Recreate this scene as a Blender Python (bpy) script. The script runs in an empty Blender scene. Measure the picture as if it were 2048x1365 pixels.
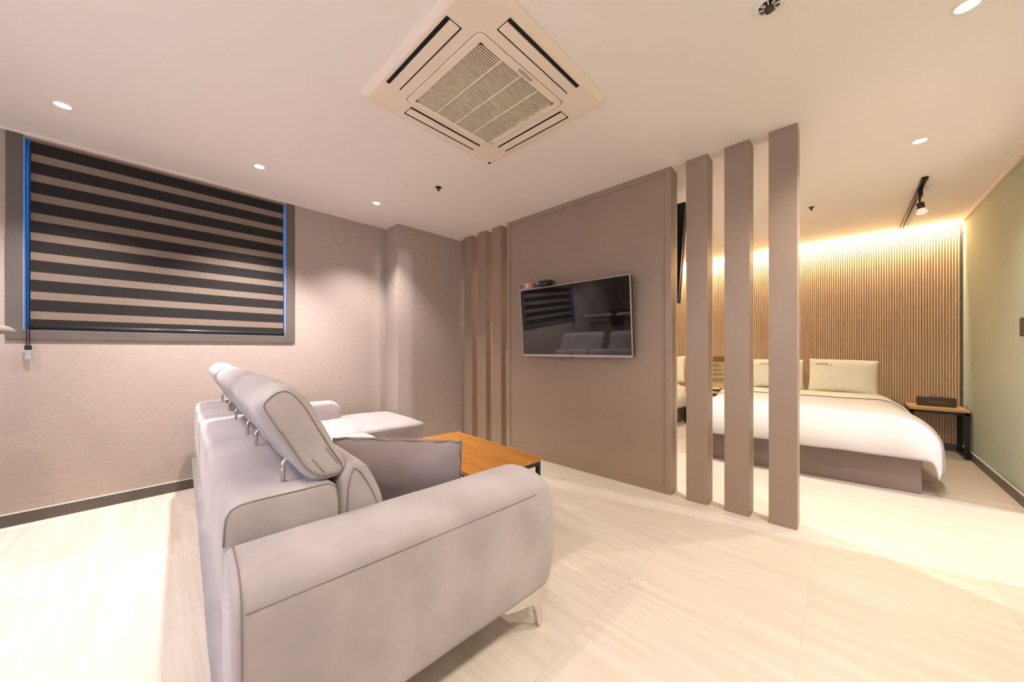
import bpy, bmesh, math, random
from mathutils import Vector, Matrix, noise
random.seed(7)
C = bpy.context.scene.collection
SC = bpy.context.scene
PI = math.pi

# ------------------------------------------------------------------ camera
FPX, HORY, YAW, CAMH = 703.9, 699.5, math.radians(43.54), 1.065
cam_d = bpy.data.cameras.new('camera'); cam_d.sensor_width = 36.0
cam_d.lens = FPX * 36.0 / 2048.0
cam_d.shift_y = (HORY - 682.5) / 2048.0
cam_d.clip_start = 0.02
cam = bpy.data.objects.new('camera', cam_d); C.objects.link(cam)
cam.location = (0, 0, CAMH); cam.rotation_euler = (PI / 2, 0, YAW)
SC.camera = cam

# ------------------------------------------------------------------ view, world, lights
vs = SC.view_settings
vs.view_transform = 'Standard'; vs.look = 'None'; vs.gamma = 1.0
vs.exposure = 0.58; vs.use_curve_mapping = False
w = bpy.data.worlds.new('dusk_sky'); SC.world = w; w.use_nodes = True
bg = w.node_tree.nodes['Background']
bg.inputs[0].default_value = (0.015, 0.23, 0.78, 1); bg.inputs[1].default_value = 2.4

def area(name, loc, rot, sx, sy, power, col):
    d = bpy.data.lights.new(name, 'AREA'); d.shape = 'RECTANGLE'; d.size = sx; d.size_y = sy
    d.energy = power; d.color = col
    o = bpy.data.objects.new(name, d); C.objects.link(o); o.location = loc; o.rotation_euler = rot
    return o
def spot(name, loc, power, col, angle=150, blend=0.6, rad=0.035, rot=(0, 0, 0)):
    d = bpy.data.lights.new(name, 'SPOT'); d.energy = power; d.color = col
    d.spot_size = math.radians(angle); d.spot_blend = blend; d.shadow_soft_size = rad
    o = bpy.data.objects.new(name, d); C.objects.link(o); o.location = loc; o.rotation_euler = rot
    return o
COOL = (1.0, 0.94, 0.95); WARM = (1.0, 0.91, 0.79); DAYW = (0.90, 0.92, 1.0)
# ceiling downlights that the fixtures below hold (x, y, power, colour)
DOWN = [(-3.10, -0.297, 80, COOL), (-3.10, 0.591, 150, COOL), (-3.10, 1.474, 80, COOL),
        (-3.10, -1.18, 40, COOL), (0.34, 2.203, 56, WARM), (0.34, 3.425, 40, WARM),
        (0.34, 0.98, 42, WARM), (0.34, -0.24, 44, WARM), (-1.385, -0.55, 36, WARM),
        (-1.60, 3.425, 110, WARM), (-3.0, 3.425, 22, WARM)]  # bedroom pair is unseen, added to bounce light onto the ceiling
for i, (x, y, p, c) in enumerate(DOWN):
    spot('downlight_beam', (x, y, 2.375), p, c, 100 if x < -3.05 else 145, .75)
# cool fill lamp at an added, unseen rear window; lifts the ceiling
area('rear_window_fill', (-0.9, -2.12, 1.45), (PI / 2, 0, PI), 1.8, 1.2, 290, (0.80, 0.86, 1.0))
# LED strip in the ceiling cove over the slat wall
area('cove_led', (-1.387, 5.79, 2.47), (math.radians(14), 0, 0), 4.5, 0.02, 100, (1.0, 0.89, 0.66))
# lamp in the passage beyond the doorway
spot('passage_lamp', (4.4, 3.62, 2.15), 420, (0.86, 0.90, 1.0), 70, 0.3, 0.05, (0, math.radians(62), 0))

# ------------------------------------------------------------------ helpers
def srgb(r, g, b):
    f = lambda c: (c / 255) / 12.92 if c / 255 <= 0.04045 else ((c / 255 + 0.055) / 1.055) ** 2.4
    return (f(r), f(g), f(b), 1)
def mat(name, col, rough=0.6, metal=0.0, spec=0.5, noise_scale=0, noise_amt=0.0, bump=0.0,
        bump_scale=200, sheen=0.0, coat=0.0, emit=None, emit_s=0, stretch=None, alpha=1, trans=0):
    m = bpy.data.materials.new(name); m.use_nodes = True
    nt = m.node_tree; b = nt.nodes['Principled BSDF']
    b.inputs['Base Color'].default_value = col
    b.inputs['Roughness'].default_value = rough; b.inputs['Metallic'].default_value = metal
    b.inputs['Specular IOR Level'].default_value = spec
    b.inputs['Sheen Weight'].default_value = sheen; b.inputs['Coat Weight'].default_value = coat
    b.inputs['Transmission Weight'].default_value = trans
    if emit: b.inputs['Emission Color'].default_value = emit; b.inputs['Emission Strength'].default_value = emit_s
    if noise_amt or bump:
        tc = nt.nodes.new('ShaderNodeTexCoord'); mp = nt.nodes.new('ShaderNodeMapping')
        nt.links.new(tc.outputs['Object'], mp.inputs[0])
        if stretch: mp.inputs['Scale'].default_value = stretch
    if noise_amt:
        n = nt.nodes.new('ShaderNodeTexNoise'); n.inputs['Scale'].default_value = noise_scale
        n.inputs['Detail'].default_value = 5
        nt.links.new(mp.outputs[0], n.inputs['Vector'])
        r = nt.nodes.new('ShaderNodeMapRange'); r.inputs[1].default_value = .3; r.inputs[2].default_value = .7
        r.inputs[3].default_value = 1 - noise_amt; r.inputs[4].default_value = 1 + noise_amt
        nt.links.new(n.outputs['Fac'], r.inputs[0])
        h = nt.nodes.new('ShaderNodeHueSaturation'); h.inputs['Color'].default_value = col
        nt.links.new(r.outputs[0], h.inputs['Value']); nt.links.new(h.outputs[0], b.inputs['Base Color'])
    if bump:
        n2 = nt.nodes.new('ShaderNodeTexNoise'); n2.inputs['Scale'].default_value = bump_scale
        n2.inputs['Detail'].default_value = 4
        nt.links.new(mp.outputs[0], n2.inputs['Vector'])
        bp = nt.nodes.new('ShaderNodeBump'); bp.inputs['Strength'].default_value = bump
        bp.inputs['Distance'].default_value = 0.003
        nt.links.new(n2.outputs['Fac'], bp.inputs['Height']); nt.links.new(bp.outputs[0], b.inputs['Normal'])
    return m

def link(name, me, m, parent=None, smooth=False):
    o = bpy.data.objects.new(name, me)
    if m: me.materials.append(m)
    if smooth:
        for p in me.polygons: p.use_smooth = True
    C.objects.link(o)
    if parent: o.parent = parent
    return o
def thing(name, label, cat, loc=(0, 0, 0), rz=0, group=None, rot=None):
    o = bpy.data.objects.new(name, None); C.objects.link(o)
    o.empty_display_size = .1
    o.location = loc; o.rotation_euler = rot or (0, 0, rz); o['label'] = label; o['category'] = cat
    if group: o['group'] = group
    return o
def tag(o, label, cat, group=None):
    o['label'] = label; o['category'] = cat
    if group: o['group'] = group
    return o
def struct(o):
    o['kind'] = 'structure'; return o
def bm_mesh(bm, bevel=0, seg=2):
    if bevel:
        bmesh.ops.bevel(bm, geom=list(bm.edges), offset=bevel, segments=seg, profile=.5, affect='EDGES')
    bmesh.ops.recalc_face_normals(bm, faces=bm.faces)
    me = bpy.data.meshes.new('m'); bm.to_mesh(me); bm.free(); return me
def addbox(bm, x0, x1, y0, y1, z0, z1, M=None):
    vs_ = [bm.verts.new(Vector(p)) for p in ((x0, y0, z0), (x1, y0, z0), (x1, y1, z0), (x0, y1, z0),
                                           (x0, y0, z1), (x1, y0, z1), (x1, y1, z1), (x0, y1, z1))]
    if M:
        for v in vs_: v.co = M @ v.co
    for f in ((0, 3, 2, 1), (4, 5, 6, 7), (0, 1, 5, 4), (1, 2, 6, 5), (2, 3, 7, 6), (3, 0, 4, 7)):
        bm.faces.new([vs_[i] for i in f])
def box(name, x0, x1, y0, y1, z0, z1, m, parent=None, bevel=0, seg=2):
    bm = bmesh.new(); addbox(bm, x0, x1, y0, y1, z0, z1)
    return link(name, bm_mesh(bm, bevel, seg), m, parent)
def boxes(name, L, m, parent=None, bevel=0):
    bm = bmesh.new()
    for b in L: addbox(bm, *b)
    return link(name, bm_mesh(bm, bevel), m, parent)
def tube_bm(bm, pts, r, n=10, closed=False, cap=True):
    pts = [Vector(p) for p in pts]; rings = []; N = len(pts); up = None
    for i, p in enumerate(pts):
        a = pts[i - 1] if (i or closed) else p; b = pts[(i + 1) % N] if (i < N - 1 or closed) else p
        t = (b - a).normalized()
        if up is None:
            up = Vector((0, 0, 1)) if abs(t.z) < .9 else Vector((1, 0, 0))
        u = (up - t * up.dot(t)).normalized(); v = t.cross(u); up = u
        rr = r[i] if isinstance(r, (list, tuple)) else r
        rings.append([bm.verts.new(p + u * rr * math.cos(2 * PI * k / n) + v * rr * math.sin(2 * PI * k / n)) for k in range(n)])
    M_ = N if closed else N - 1
    for i in range(M_):
        A, B = rings[i], rings[(i + 1) % N]
        for k in range(n):
            bm.faces.new((A[k], A[(k + 1) % n], B[(k + 1) % n], B[k]))
    if cap and not closed:
        bm.faces.new(rings[0][::-1]); bm.faces.new(rings[-1])
def tube(name, pts, r, m, parent=None, n=10, closed=False):
    bm = bmesh.new(); tube_bm(bm, pts, r, n, closed)
    return link(name, bm_mesh(bm), m, parent, True)
def lathe_bm(bm, prof, n=32, M=None):
    rings = []
    for (r, z) in prof:
        if r < 1e-5:
            rings.append([bm.verts.new((0, 0, z))])
        else:
            rings.append([bm.verts.new((r * math.cos(2 * PI * k / n), r * math.sin(2 * PI * k / n), z)) for k in range(n)])
    if M:
        for R in rings:
            for v in R: v.co = M @ v.co
    for A, B in zip(rings, rings[1:]):
        for k in range(n):
            a = A[k % len(A)]; b = A[(k + 1) % len(A)]; c = B[(k + 1) % len(B)]; d = B[k % len(B)]
            f = []
            for q in (a, b, c, d):
                if q not in f: f.append(q)
            if len(f) > 2: bm.faces.new(f)
def lathe(name, prof, m, parent=None, n=32, M=None, smooth=True):
    bm = bmesh.new(); lathe_bm(bm, prof, n, M)
    return link(name, bm_mesh(bm), m, parent, smooth)
def resample(P, n, closed=True):
    """closed Catmull-Rom through 2-D points, n samples equally spaced."""
    out = []; N = len(P)
    for i in range(N):
        p0, p1, p2, p3 = (P[(i + k) % N] for k in (-1, 0, 1, 2))
        for s in range(12):
            t = s / 12
            out.append(tuple(0.5 * (2 * b + (c - a) * t + (2 * a - 5 * b + 4 * c - d) * t * t + (-a + 3 * b - 3 * c + d) * t ** 3)
                             for a, b, c, d in zip(p0, p1, p2, p3)))
    L = [0]
    for i in range(len(out)):
        a, b = out[i], out[(i + 1) % len(out)]
        L.append(L[-1] + math.dist(a, b))
    res = []; j = 0
    for k in range(n):
        s = L[-1] * k / n
        while L[j + 1] < s: j += 1
        t = (s - L[j]) / max(1e-9, L[j + 1] - L[j]); a, b = out[j], out[(j + 1) % len(out)]
        res.append(tuple(u + (v - u) * t for u, v in zip(a, b)))
    return res
def loft(name, sections, m, parent=None, wob=0.0, wscale=6.0, seed=0):
    """sections: list of closed rings of 3-D points; both ends capped with inset rings."""
    bm = bmesh.new(); R = []
    def V(p):
        p = Vector(p)
        if wob:
            q = p * wscale + Vector((seed, seed * 1.7, 0))
            p = p + Vector((noise.noise(q), noise.noise(q + Vector((9, 3, 1))), noise.noise(q + Vector((2, 8, 5))))) * wob
        return bm.verts.new(p)
    def cen(S): return sum((Vector(p) for p in S), Vector()) / len(S)
    def inset(S, k):
        c = cen(S); return [c + (Vector(p) - c) * k for p in S]
    full = [inset(sections[0], k) for k in (.25, .6, .85)] + list(sections) + [inset(sections[-1], k) for k in (.85, .6, .25)]
    for S in full: R.append([V(p) for p in S])
    for A, B in zip(R, R[1:]):
        n = len(A)
        for k in range(n): bm.faces.new((A[k], A[(k + 1) % n], B[(k + 1) % n], B[k]))
    bm.faces.new(R[0][::-1]); bm.faces.new(R[-1])
    return link(name, bm_mesh(bm), m, parent, True)
def ends(x0, x1, r, n=14, steps=5):
    """(x, shrink) stations with rounded ends of radius r."""
    s = 1 if x1 > x0 else -1; L = abs(x1 - x0); out = []
    for i in range(steps + 1):
        a = PI / 2 * i / steps
        out.append((r * (1 - math.sin(a)) if False else r - r * math.sin(PI / 2 - (PI / 2 - a)) , r * (1 - math.sin(a))))
    out = [(r * (1 - math.cos(PI / 2 * i / steps)), r * (1 - math.sin(PI / 2 * i / steps))) for i in range(steps + 1)]
    mid = [(r + (L - 2 * r) * i / n, 0) for i in range(1, n)]
    tail = [(L - a, b) for a, b in out[::-1]]
    return [(x0 + s * a, b) for a, b in out + mid + tail]
def shrink(P, d):
    """move a 2-D closed ring inward by d along vertex normals."""
    n = len(P); area_ = sum(P[i][0] * P[(i + 1) % n][1] - P[(i + 1) % n][0] * P[i][1] for i in range(n))
    sg = 1 if area_ > 0 else -1; out = []
    for i in range(n):
        a, b = P[i - 1], P[(i + 1) % n]; tx, ty = b[0] - a[0], b[1] - a[1]; l = math.hypot(tx, ty) or 1
        out.append((P[i][0] - sg * ty / l * d, P[i][1] + sg * tx / l * d))
    return out
def softx(name, prof, x0, x1, r, m, parent, n=56, wob=.004, seed=0, crown=0.0, wscale=6):
    """profile in (y, z), extruded along x with rounded ends."""
    P = resample(prof, n); S = []
    for x, d in ends(x0, x1, r):
        Q = shrink(P, d); t = (x - x0) / (x1 - x0); k = crown * (4 * t * (1 - t))
        if k: Q = shrink(Q, -k)
        S.append([(x, a, b) for a, b in Q])
    return loft(name, S, m, parent, wob, wscale, seed)
def softbox(name, x0, x1, y0, y1, z0, z1, r, m, parent=None, wob=.004, crown=0.02, seed=0, nx=16, ny=16, wscale=6):
    """rounded cushion box with a crowned top."""
    bm = bmesh.new(); nz = 4
    X = [0, .35 * r, r] ; 
    def axis(a, b, n):
        L = b - a; base = [0, .12 * r, .4 * r, r]
        return [a + v for v in base] + [a + r + (L - 2 * r) * i / n for i in range(1, n)] + [b - v for v in base[::-1]]
    xs, ys, zs = axis(x0, x1, nx), axis(y0, y1, ny), axis(z0, z1, nz)
    cx, cy = (x0 + x1) / 2, (y0 + y1) / 2; cache = {}
    def V(i, j, k):
        key = (i, j, k)
        if key in cache: return cache[key]
        p = Vector((xs[i], ys[j], zs[k]))
        c = Vector((min(max(p.x, x0 + r), x1 - r), min(max(p.y, y0 + r), y1 - r), min(max(p.z, z0 + r), z1 - r)))
        d = p - c
        if d.length > 1e-9: p = c + d.normalized() * r
        u = (p.x - cx) / (x1 - x0) * 2; v = (p.y - cy) / (y1 - y0) * 2
        if p.z > (z0 + z1) / 2: p.z += crown * (1 - u ** 4) * (1 - v ** 4)
        if wob:
            q = p * wscale + Vector((seed, seed, 0))
            p += Vector((noise.noise(q), noise.noise(q + Vector((9, 3, 1))), noise.noise(q + Vector((2, 8, 5))))) * wob
        cache[key] = bm.verts.new(p); return cache[key]
    I, J, K = len(xs) - 1, len(ys) - 1, len(zs) - 1
    for i in range(I):
        for j in range(J):
            bm.faces.new((V(i, j, 0), V(i, j + 1, 0), V(i + 1, j + 1, 0), V(i + 1, j, 0)))
            bm.faces.new((V(i, j, K), V(i + 1, j, K), V(i + 1, j + 1, K), V(i, j + 1, K)))
    for i in range(I):
        for k in range(K):
            bm.faces.new((V(i, 0, k), V(i + 1, 0, k), V(i + 1, 0, k + 1), V(i, 0, k + 1)))
            bm.faces.new((V(i, J, k), V(i, J, k + 1), V(i + 1, J, k + 1), V(i + 1, J, k)))
    for j in range(J):
        for k in range(K):
            bm.faces.new((V(0, j, k), V(0, j, k + 1), V(0, j + 1, k + 1), V(0, j + 1, k)))
            bm.faces.new((V(I, j, k), V(I, j + 1, k), V(I, j + 1, k + 1), V(I, j, k + 1)))
    return link(name, bm_mesh(bm), m, parent, True)
def text_mesh(s, size, ext=0.0005, spacing=1.0, shear=0.0):
    cu = bpy.data.curves.new('t', 'FONT'); cu.body = s; cu.size = size; cu.extrude = ext
    cu.space_character = spacing; cu.shear = shear
    o = bpy.data.objects.new('t', cu); C.objects.link(o)
    bpy.context.view_layer.update()
    me = bpy.data.meshes.new_from_object(o.evaluated_get(bpy.context.evaluated_depsgraph_get()))
    bpy.data.objects.remove(o); bpy.data.curves.remove(cu)
    me.materials.clear()
    return me

# ------------------------------------------------------------------ materials
M_ceil = mat('ceiling_paint', (.90, .835, .765, 1), .85, spec=.2, noise_scale=1.2, noise_amt=.01)
M_trim = mat('cream_cornice', (.80, .70, .60, 1), .6)
M_base = mat('dark_brown_baseboard', (.105, .085, .068, 1), .4, noise_scale=9, noise_amt=.12)
M_caulk = mat('white_caulk', (.85, .78, .70, 1), .6)
M_frame = mat('brown_window_frame', (.115, .092, .076, 1), .55, noise_scale=5, noise_amt=.08)
M_taupe = mat('taupe_panel_paint', (.335, .238, .168, 1), .42, noise_scale=3, noise_amt=.03, bump=.08, bump_scale=120)
M_black = mat('black_metal', (.012, .012, .012, 1), .4, spec=.4)
M_plblk = mat('black_plastic', (.015, .015, .017, 1), .3)
M_chrome = mat('chrome', (.75, .72, .70, 1), .12, metal=1)
M_sofa = mat('grey_beige_suede', (.425, .362, .350, 1), .9, spec=.15, noise_scale=4.5, noise_amt=.15, bump=.25, bump_scale=420, sheen=.35)
M_seam = mat('suede_seam', (.22, .18, .17, 1), .9)
M_pil = mat('mauve_grey_suede', (.25, .195, .200, 1), .9, spec=.15, noise_scale=4, noise_amt=.12, bump=.25, bump_scale=420, sheen=.3)
M_white = mat('white_bed_linen', (.66, .625, .60, 1), .8, spec=.2, bump=.15, bump_scale=30)
M_cream = mat('cream_pillow_cotton', (.80, .745, .60, 1), .85, spec=.2, bump=.3, bump_scale=22)
M_bed = mat('grey_brown_bed_base', (.24, .175, .145, 1), .6, noise_scale=2.5, noise_amt=.12)
M_fix = mat('white_fixture', (.85, .82, .78, 1), .4)
M_acp = mat('cream_plastic', (.88, .76, .62, 1), .5, noise_scale=2, noise_amt=.02)
M_dark = mat('dark_void', (.006, .004, .003, 1), .9)
M_glow = mat('lamp_glow', (1, 1, 1, 1), .5, emit=(1, .95, .88, 1), emit_s=28)
M_led = mat('led_strip', (1, 1, 1, 1), .5, emit=(1, .93, .72, 1), emit_s=12)
M_silver = mat('silver_bezel', (.50, .45, .42, 1), .3, metal=.7)
M_screen = mat('black_screen_glass', (.004, .004, .005, 1), .04, spec=1.0)
M_red = mat('red_print', srgb(190, 20, 25), .6); M_ink = mat('black_print', srgb(35, 35, 38), .6)
M_redi = mat('red_icon', srgb(120, 20, 18), .4); M_blui = mat('blue_icon', srgb(60, 115, 165), .4)
M_whti = mat('white_icon', srgb(235, 232, 240), .4); M_orgi = mat('salmon_icon', srgb(225, 105, 85), .4)
M_grey = mat('grey_print', srgb(120, 100, 80), .6)
M_paper = mat('printed_card', srgb(196, 178, 128), .8)
M_leath = mat('grey_beige_leather', (.31, .27, .235, 1), .5, noise_scale=10, noise_amt=.06, bump=.2, bump_scale=90)
M_clear = mat('clear_plastic', (.8, .8, .82, 1), .15, trans=.7)
M_bulb = mat('frosted_bulb', (.85, .72, .64, 1), .4, emit=(1, .8, .68, 1), emit_s=.35)
M_green = mat('green_cord_fabric', (.10, .13, .08, 1), .7)
M_brnbx = mat('dark_olive_box', (.060, .042, .022, 1), .45)
M_gold = mat('gold_lettering', (.30, .20, .08, 1), .4, metal=.3)
M_tissue = mat('tissue_paper', (.86, .84, .78, 1), .9)

def wallpaper(name, col):
    m = mat(name, col, .85, spec=.2)
    nt = m.node_tree; b = nt.nodes['Principled BSDF']; tc = nt.nodes.new('ShaderNodeTexCoord')
    hs = []
    for sc in ((38, 38, 420), (420, 420, 38)):
        mp = nt.nodes.new('ShaderNodeMapping'); mp.inputs['Scale'].default_value = sc
        n = nt.nodes.new('ShaderNodeTexNoise'); n.inputs['Scale'].default_value = 1; n.inputs['Detail'].default_value = 3
        nt.links.new(tc.outputs['Object'], mp.inputs[0]); nt.links.new(mp.outputs[0], n.inputs['Vector']); hs.append(n)
    a = nt.nodes.new('ShaderNodeMath'); a.operation = 'ADD'
    nt.links.new(hs[0].outputs['Fac'], a.inputs[0]); nt.links.new(hs[1].outputs['Fac'], a.inputs[1])
    r = nt.nodes.new('ShaderNodeMapRange'); r.inputs[1].default_value = .7; r.inputs[2].default_value = 1.3
    r.inputs[3].default_value = .86; r.inputs[4].default_value = 1.12
    nt.links.new(a.outputs[0], r.inputs[0])
    h = nt.nodes.new('ShaderNodeHueSaturation'); h.inputs['Color'].default_value = col
    nt.links.new(r.outputs[0], h.inputs['Value']); nt.links.new(h.outputs[0], b.inputs['Base Color'])
    bp = nt.nodes.new('ShaderNodeBump'); bp.inputs['Strength'].default_value = .25; bp.inputs['Distance'].default_value = .002
    nt.links.new(a.outputs[0], bp.inputs['Height']); nt.links.new(bp.outputs[0], b.inputs['Normal'])
    return m
M_wall = wallpaper('greige_linen_wallpaper', (.435, .352, .300, 1))
M_wallr = wallpaper('green_lit_linen_wallpaper', (.410, .440, .350, 1))  # linen wallpaper with the greenish cast of the light put into its colour

def wood(name, c1, c2, scale, rough=.5, axis=0, spec=.4, planks=None, tone=.0):
    """grain running along `axis`; optional planks (length, width) in metres."""
    m = bpy.data.materials.new(name); m.use_nodes = True; nt = m.node_tree; b = nt.nodes['Principled BSDF']
    b.inputs['Roughness'].default_value = rough; b.inputs['Specular IOR Level'].default_value = spec
    tc = nt.nodes.new('ShaderNodeTexCoord'); mp = nt.nodes.new('ShaderNodeMapping')
    s = [scale] * 3; s[axis] = scale * .045; mp.inputs['Scale'].default_value = s
    nt.links.new(tc.outputs['Object'], mp.inputs[0])
    n = nt.nodes.new('ShaderNodeTexNoise'); n.inputs['Scale'].default_value = 1; n.inputs['Detail'].default_value = 7
    n.inputs['Roughness'].default_value = .65
    src = mp.outputs[0]
    fac_shift = None
    if planks:
        br = nt.nodes.new('ShaderNodeTexBrick'); br.inputs['Scale'].default_value = 1
        br.inputs['Brick Width'].default_value = planks[0]; br.inputs['Row Height'].default_value = planks[1]
        br.inputs['Mortar Size'].default_value = planks[2]; br.offset = planks[3]; br.inputs['Mortar Smooth'].default_value = .2
        br.inputs['Color1'].default_value = (0, 0, 0, 1); br.inputs['Color2'].default_value = (1, 1, 1, 1)
        br.inputs['Mortar'].default_value = (.5, .5, .5, 1)
        mp2 = nt.nodes.new('ShaderNodeMapping'); mp2.inputs['Location'].default_value = planks[4]
        nt.links.new(tc.outputs['Object'], mp2.inputs[0]); nt.links.new(mp2.outputs[0], br.inputs['Vector'])
        ad = nt.nodes.new('ShaderNodeVectorMath'); ad.operation = 'MULTIPLY_ADD'
        nt.links.new(br.outputs['Color'], ad.inputs[0]); ad.inputs[1].default_value = (31, 47, 13)
        nt.links.new(mp.outputs[0], ad.inputs[2]); src = ad.outputs[0]
        fac_shift = br
    nt.links.new(src, n.inputs['Vector'])
    cr = nt.nodes.new('ShaderNodeValToRGB'); cr.color_ramp.elements[0].position = .32; cr.color_ramp.elements[1].position = .68
    cr.color_ramp.elements[0].color = c1; cr.color_ramp.elements[1].color = c2
    nt.links.new(n.outputs['Fac'], cr.inputs[0]); out = cr.outputs[0]
    if fac_shift:
        bw = nt.nodes.new('ShaderNodeRGBToBW'); nt.links.new(fac_shift.outputs['Color'], bw.inputs[0])
        r = nt.nodes.new('ShaderNodeMapRange'); r.inputs[3].default_value = 1 - tone; r.inputs[4].default_value = 1 + tone
        nt.links.new(bw.outputs[0], r.inputs[0])
        h = nt.nodes.new('ShaderNodeHueSaturation'); nt.links.new(out, h.inputs['Color']); nt.links.new(r.outputs[0], h.inputs['Value'])
        mx = nt.nodes.new('ShaderNodeMix'); mx.data_type = 'RGBA'
        ml = nt.nodes.new('ShaderNodeMath'); ml.operation = 'MULTIPLY'; ml.inputs[1].default_value = .32
        nt.links.new(fac_shift.outputs['Fac'], ml.inputs[0]); nt.links.new(ml.outputs[0], mx.inputs[0])
        nt.links.new(h.outputs[0], mx.inputs[6]); mx.inputs[7].default_value = (c1[0] * .6, c1[1] * .55, c1[2] * .5, 1)
        out = mx.outputs[2]
    nt.links.new(out, b.inputs['Base Color'])
    return m
M_floor = wood('pale_oak_vinyl_tiles', (.65, .55, .445, 1), (.77, .68, .58, 1), 38, .42, 0, .35,
               planks=(.6050, .605, .0012, 0.0, (.12, .3, 0)), tone=.03)
M_table = wood('honey_acacia', (.38, .135, .018, 1), (.60, .26, .045, 1), 26, .35, 0, .5,
               planks=(.47, .06, .0006, .4, (0, 0, 0)), tone=.10)
M_slat = wood('oak_slats', (.66, .45, .27, 1), (.80, .58, .38, 1), 60, .55, 2, .3)
M_slatb = mat('oak_slat_backing', (.42, .25, .12, 1), .7)
M_shelf = wood('light_oak_board', (.52, .28, .09, 1), (.66, .40, .16, 1), 30, .45, 0, .4)

def blind_mat():
    m = bpy.data.materials.new('striped_day_night_fabric'); m.use_nodes = True; nt = m.node_tree
    b = nt.nodes['Principled BSDF']; b.inputs['Roughness'].default_value = .85; b.inputs['Specular IOR Level'].default_value = .15
    tc = nt.nodes.new('ShaderNodeTexCoord'); sp = nt.nodes.new('ShaderNodeSeparateXYZ'); nt.links.new(tc.outputs['Object'], sp.inputs[0])
    def frac(period, off):
        a = nt.nodes.new('ShaderNodeMath'); a.operation = 'ADD'; a.inputs[1].default_value = off
        nt.links.new(sp.outputs[2], a.inputs[0])
        d = nt.nodes.new('ShaderNodeMath'); d.operation = 'DIVIDE'; d.inputs[1].default_value = period; nt.links.new(a.outputs[0], d.inputs[0])
        f = nt.nodes.new('ShaderNodeMath'); f.operation = 'FRACT'; nt.links.new(d.outputs[0], f.inputs[0]); return f
    f1 = frac(.1222, -1.2545 + .1222); g = nt.nodes.new('ShaderNodeMath'); g.operation = 'LESS_THAN'; g.inputs[1].default_value = .395
    nt.links.new(f1.outputs[0], g.inputs[0])
    f2 = frac(.0058, 0); g2 = nt.nodes.new('ShaderNodeMath'); g2.operation = 'LESS_THAN'; g2.inputs[1].default_value = .35
    nt.links.new(f2.outputs[0], g2.inputs[0])
    m1 = nt.nodes.new('ShaderNodeMix'); m1.data_type = 'RGBA'; nt.links.new(g2.outputs[0], m1.inputs[0])
    m1.inputs[6].default_value = (.27, .205, .155, 1); m1.inputs[7].default_value = (.10, .075, .058, 1)
    m2 = nt.nodes.new('ShaderNodeMix'); m2.data_type = 'RGBA'; nt.links.new(g.outputs[0], m2.inputs[0])
    m2.inputs[6].default_value = (.026, .021, .020, 1); nt.links.new(m1.outputs[2], m2.inputs[7])
    nt.links.new(m2.outputs[2], b.inputs['Base Color']); return m
M_blind = blind_mat()

# ------------------------------------------------------------------ setting
WX, RX, H = -3.65, 0.875, 2.40          # window wall, right wall, ceiling
PY, BY, FY = 2.655, 5.86, -2.2          # partition front, slat wall, wall behind the camera
struct(box('floor', WX - .3, 5.0, FY - .3, BY + .3, -.1, 0, M_floor))
struct(box('ceiling', WX - .3, RX + .3, FY - .3, 5.765, H, H + .12, M_ceil))
struct(boxes('trim_7', [(WX - .3, RX + .3, 5.765, BY + .3, H + .16, H + .3), (WX - .3, RX + .3, 5.73, 5.765, H + .12, H + .3)], M_ceil))
# window wall with opening
oy0, oy1, oz0, oz1 = -.500, .890, 1.185, 2.372
struct(boxes('wall_left', [(WX - .3, WX, FY, oy0, 0, H), (WX - .3, WX, oy1, BY, 0, H), (WX - .3, WX, oy0, oy1, 0, oz0), (WX - .3, WX, oy0, oy1, oz1, H)], M_wall))
struct(box('wall_pier', WX, -3.375, 1.835, PY + .16, 0, H, M_wall))
# right wall with the passage doorway
dy0, dy1, dz = 2.785, 3.925, 2.12
struct(boxes('wall_right', [(RX, RX + .12, FY, dy0, 0, H), (RX, RX + .12, dy1, BY + .3, 0, H + .3), (RX, RX + .12, dy0, dy1, dz, H)], M_wallr))
struct(boxes('wall_passage', [(RX + .12, 5.0, dy0 - .5, dy0 - .4, 0, H), (RX + .12, 5.0, dy1 + .5, dy1 + .6, 0, H), (5.0, 5.1, dy0 - .5, dy1 + .6, 0, H),
                              (RX + .12, 5.1, dy0 - .5, dy1 + .6, H, H + .1)], M_ceil))
# wall behind the camera with a window added for the fill light
struct(boxes('wall_front', [(WX - .3, -1.85, FY - .3, FY, 0, H), (.05, RX + .3, FY - .3, FY, 0, H), (-1.85, .05, FY - .3, FY, 0, .8), (-1.85, .05, FY - .3, FY, 2.1, H)], M_wall))
# slat wall
bm = bmesh.new(); addbox(bm, WX, RX, BY + .006, BY + .3, 0, H + .16)
x = WX + .004; base_me = bm_mesh(bm)
wall_back = struct(link('wall_back', base_me, M_slatb))
bm = bmesh.new(); x = RX - .022
while x - .013 > WX:
    addbox(bm, x - .0125, x, BY - .003, BY + .008, .075, H + .155)
    x -= .0202
struct(link('trim_1', bm_mesh(bm), M_slat))
struct(box('trim_2', RX - .016, RX, BY - .012, BY + .006, .075, H + .1, M_base))
# cornices: window wall, pier, right wall
cz0 = 2.378
struct(boxes('trim_3', [(WX, WX + .022, FY, 1.835, cz0, H), (WX, -3.375, 1.813, 1.835, cz0 - .008, H), (-3.375, -3.353, 1.813, PY, cz0 - .008, H)], M_trim, bevel=.004))
struct(boxes('trim_4', [(RX - .024, RX, FY, 5.765, 2.368, H)], M_trim, bevel=.004))
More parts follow.
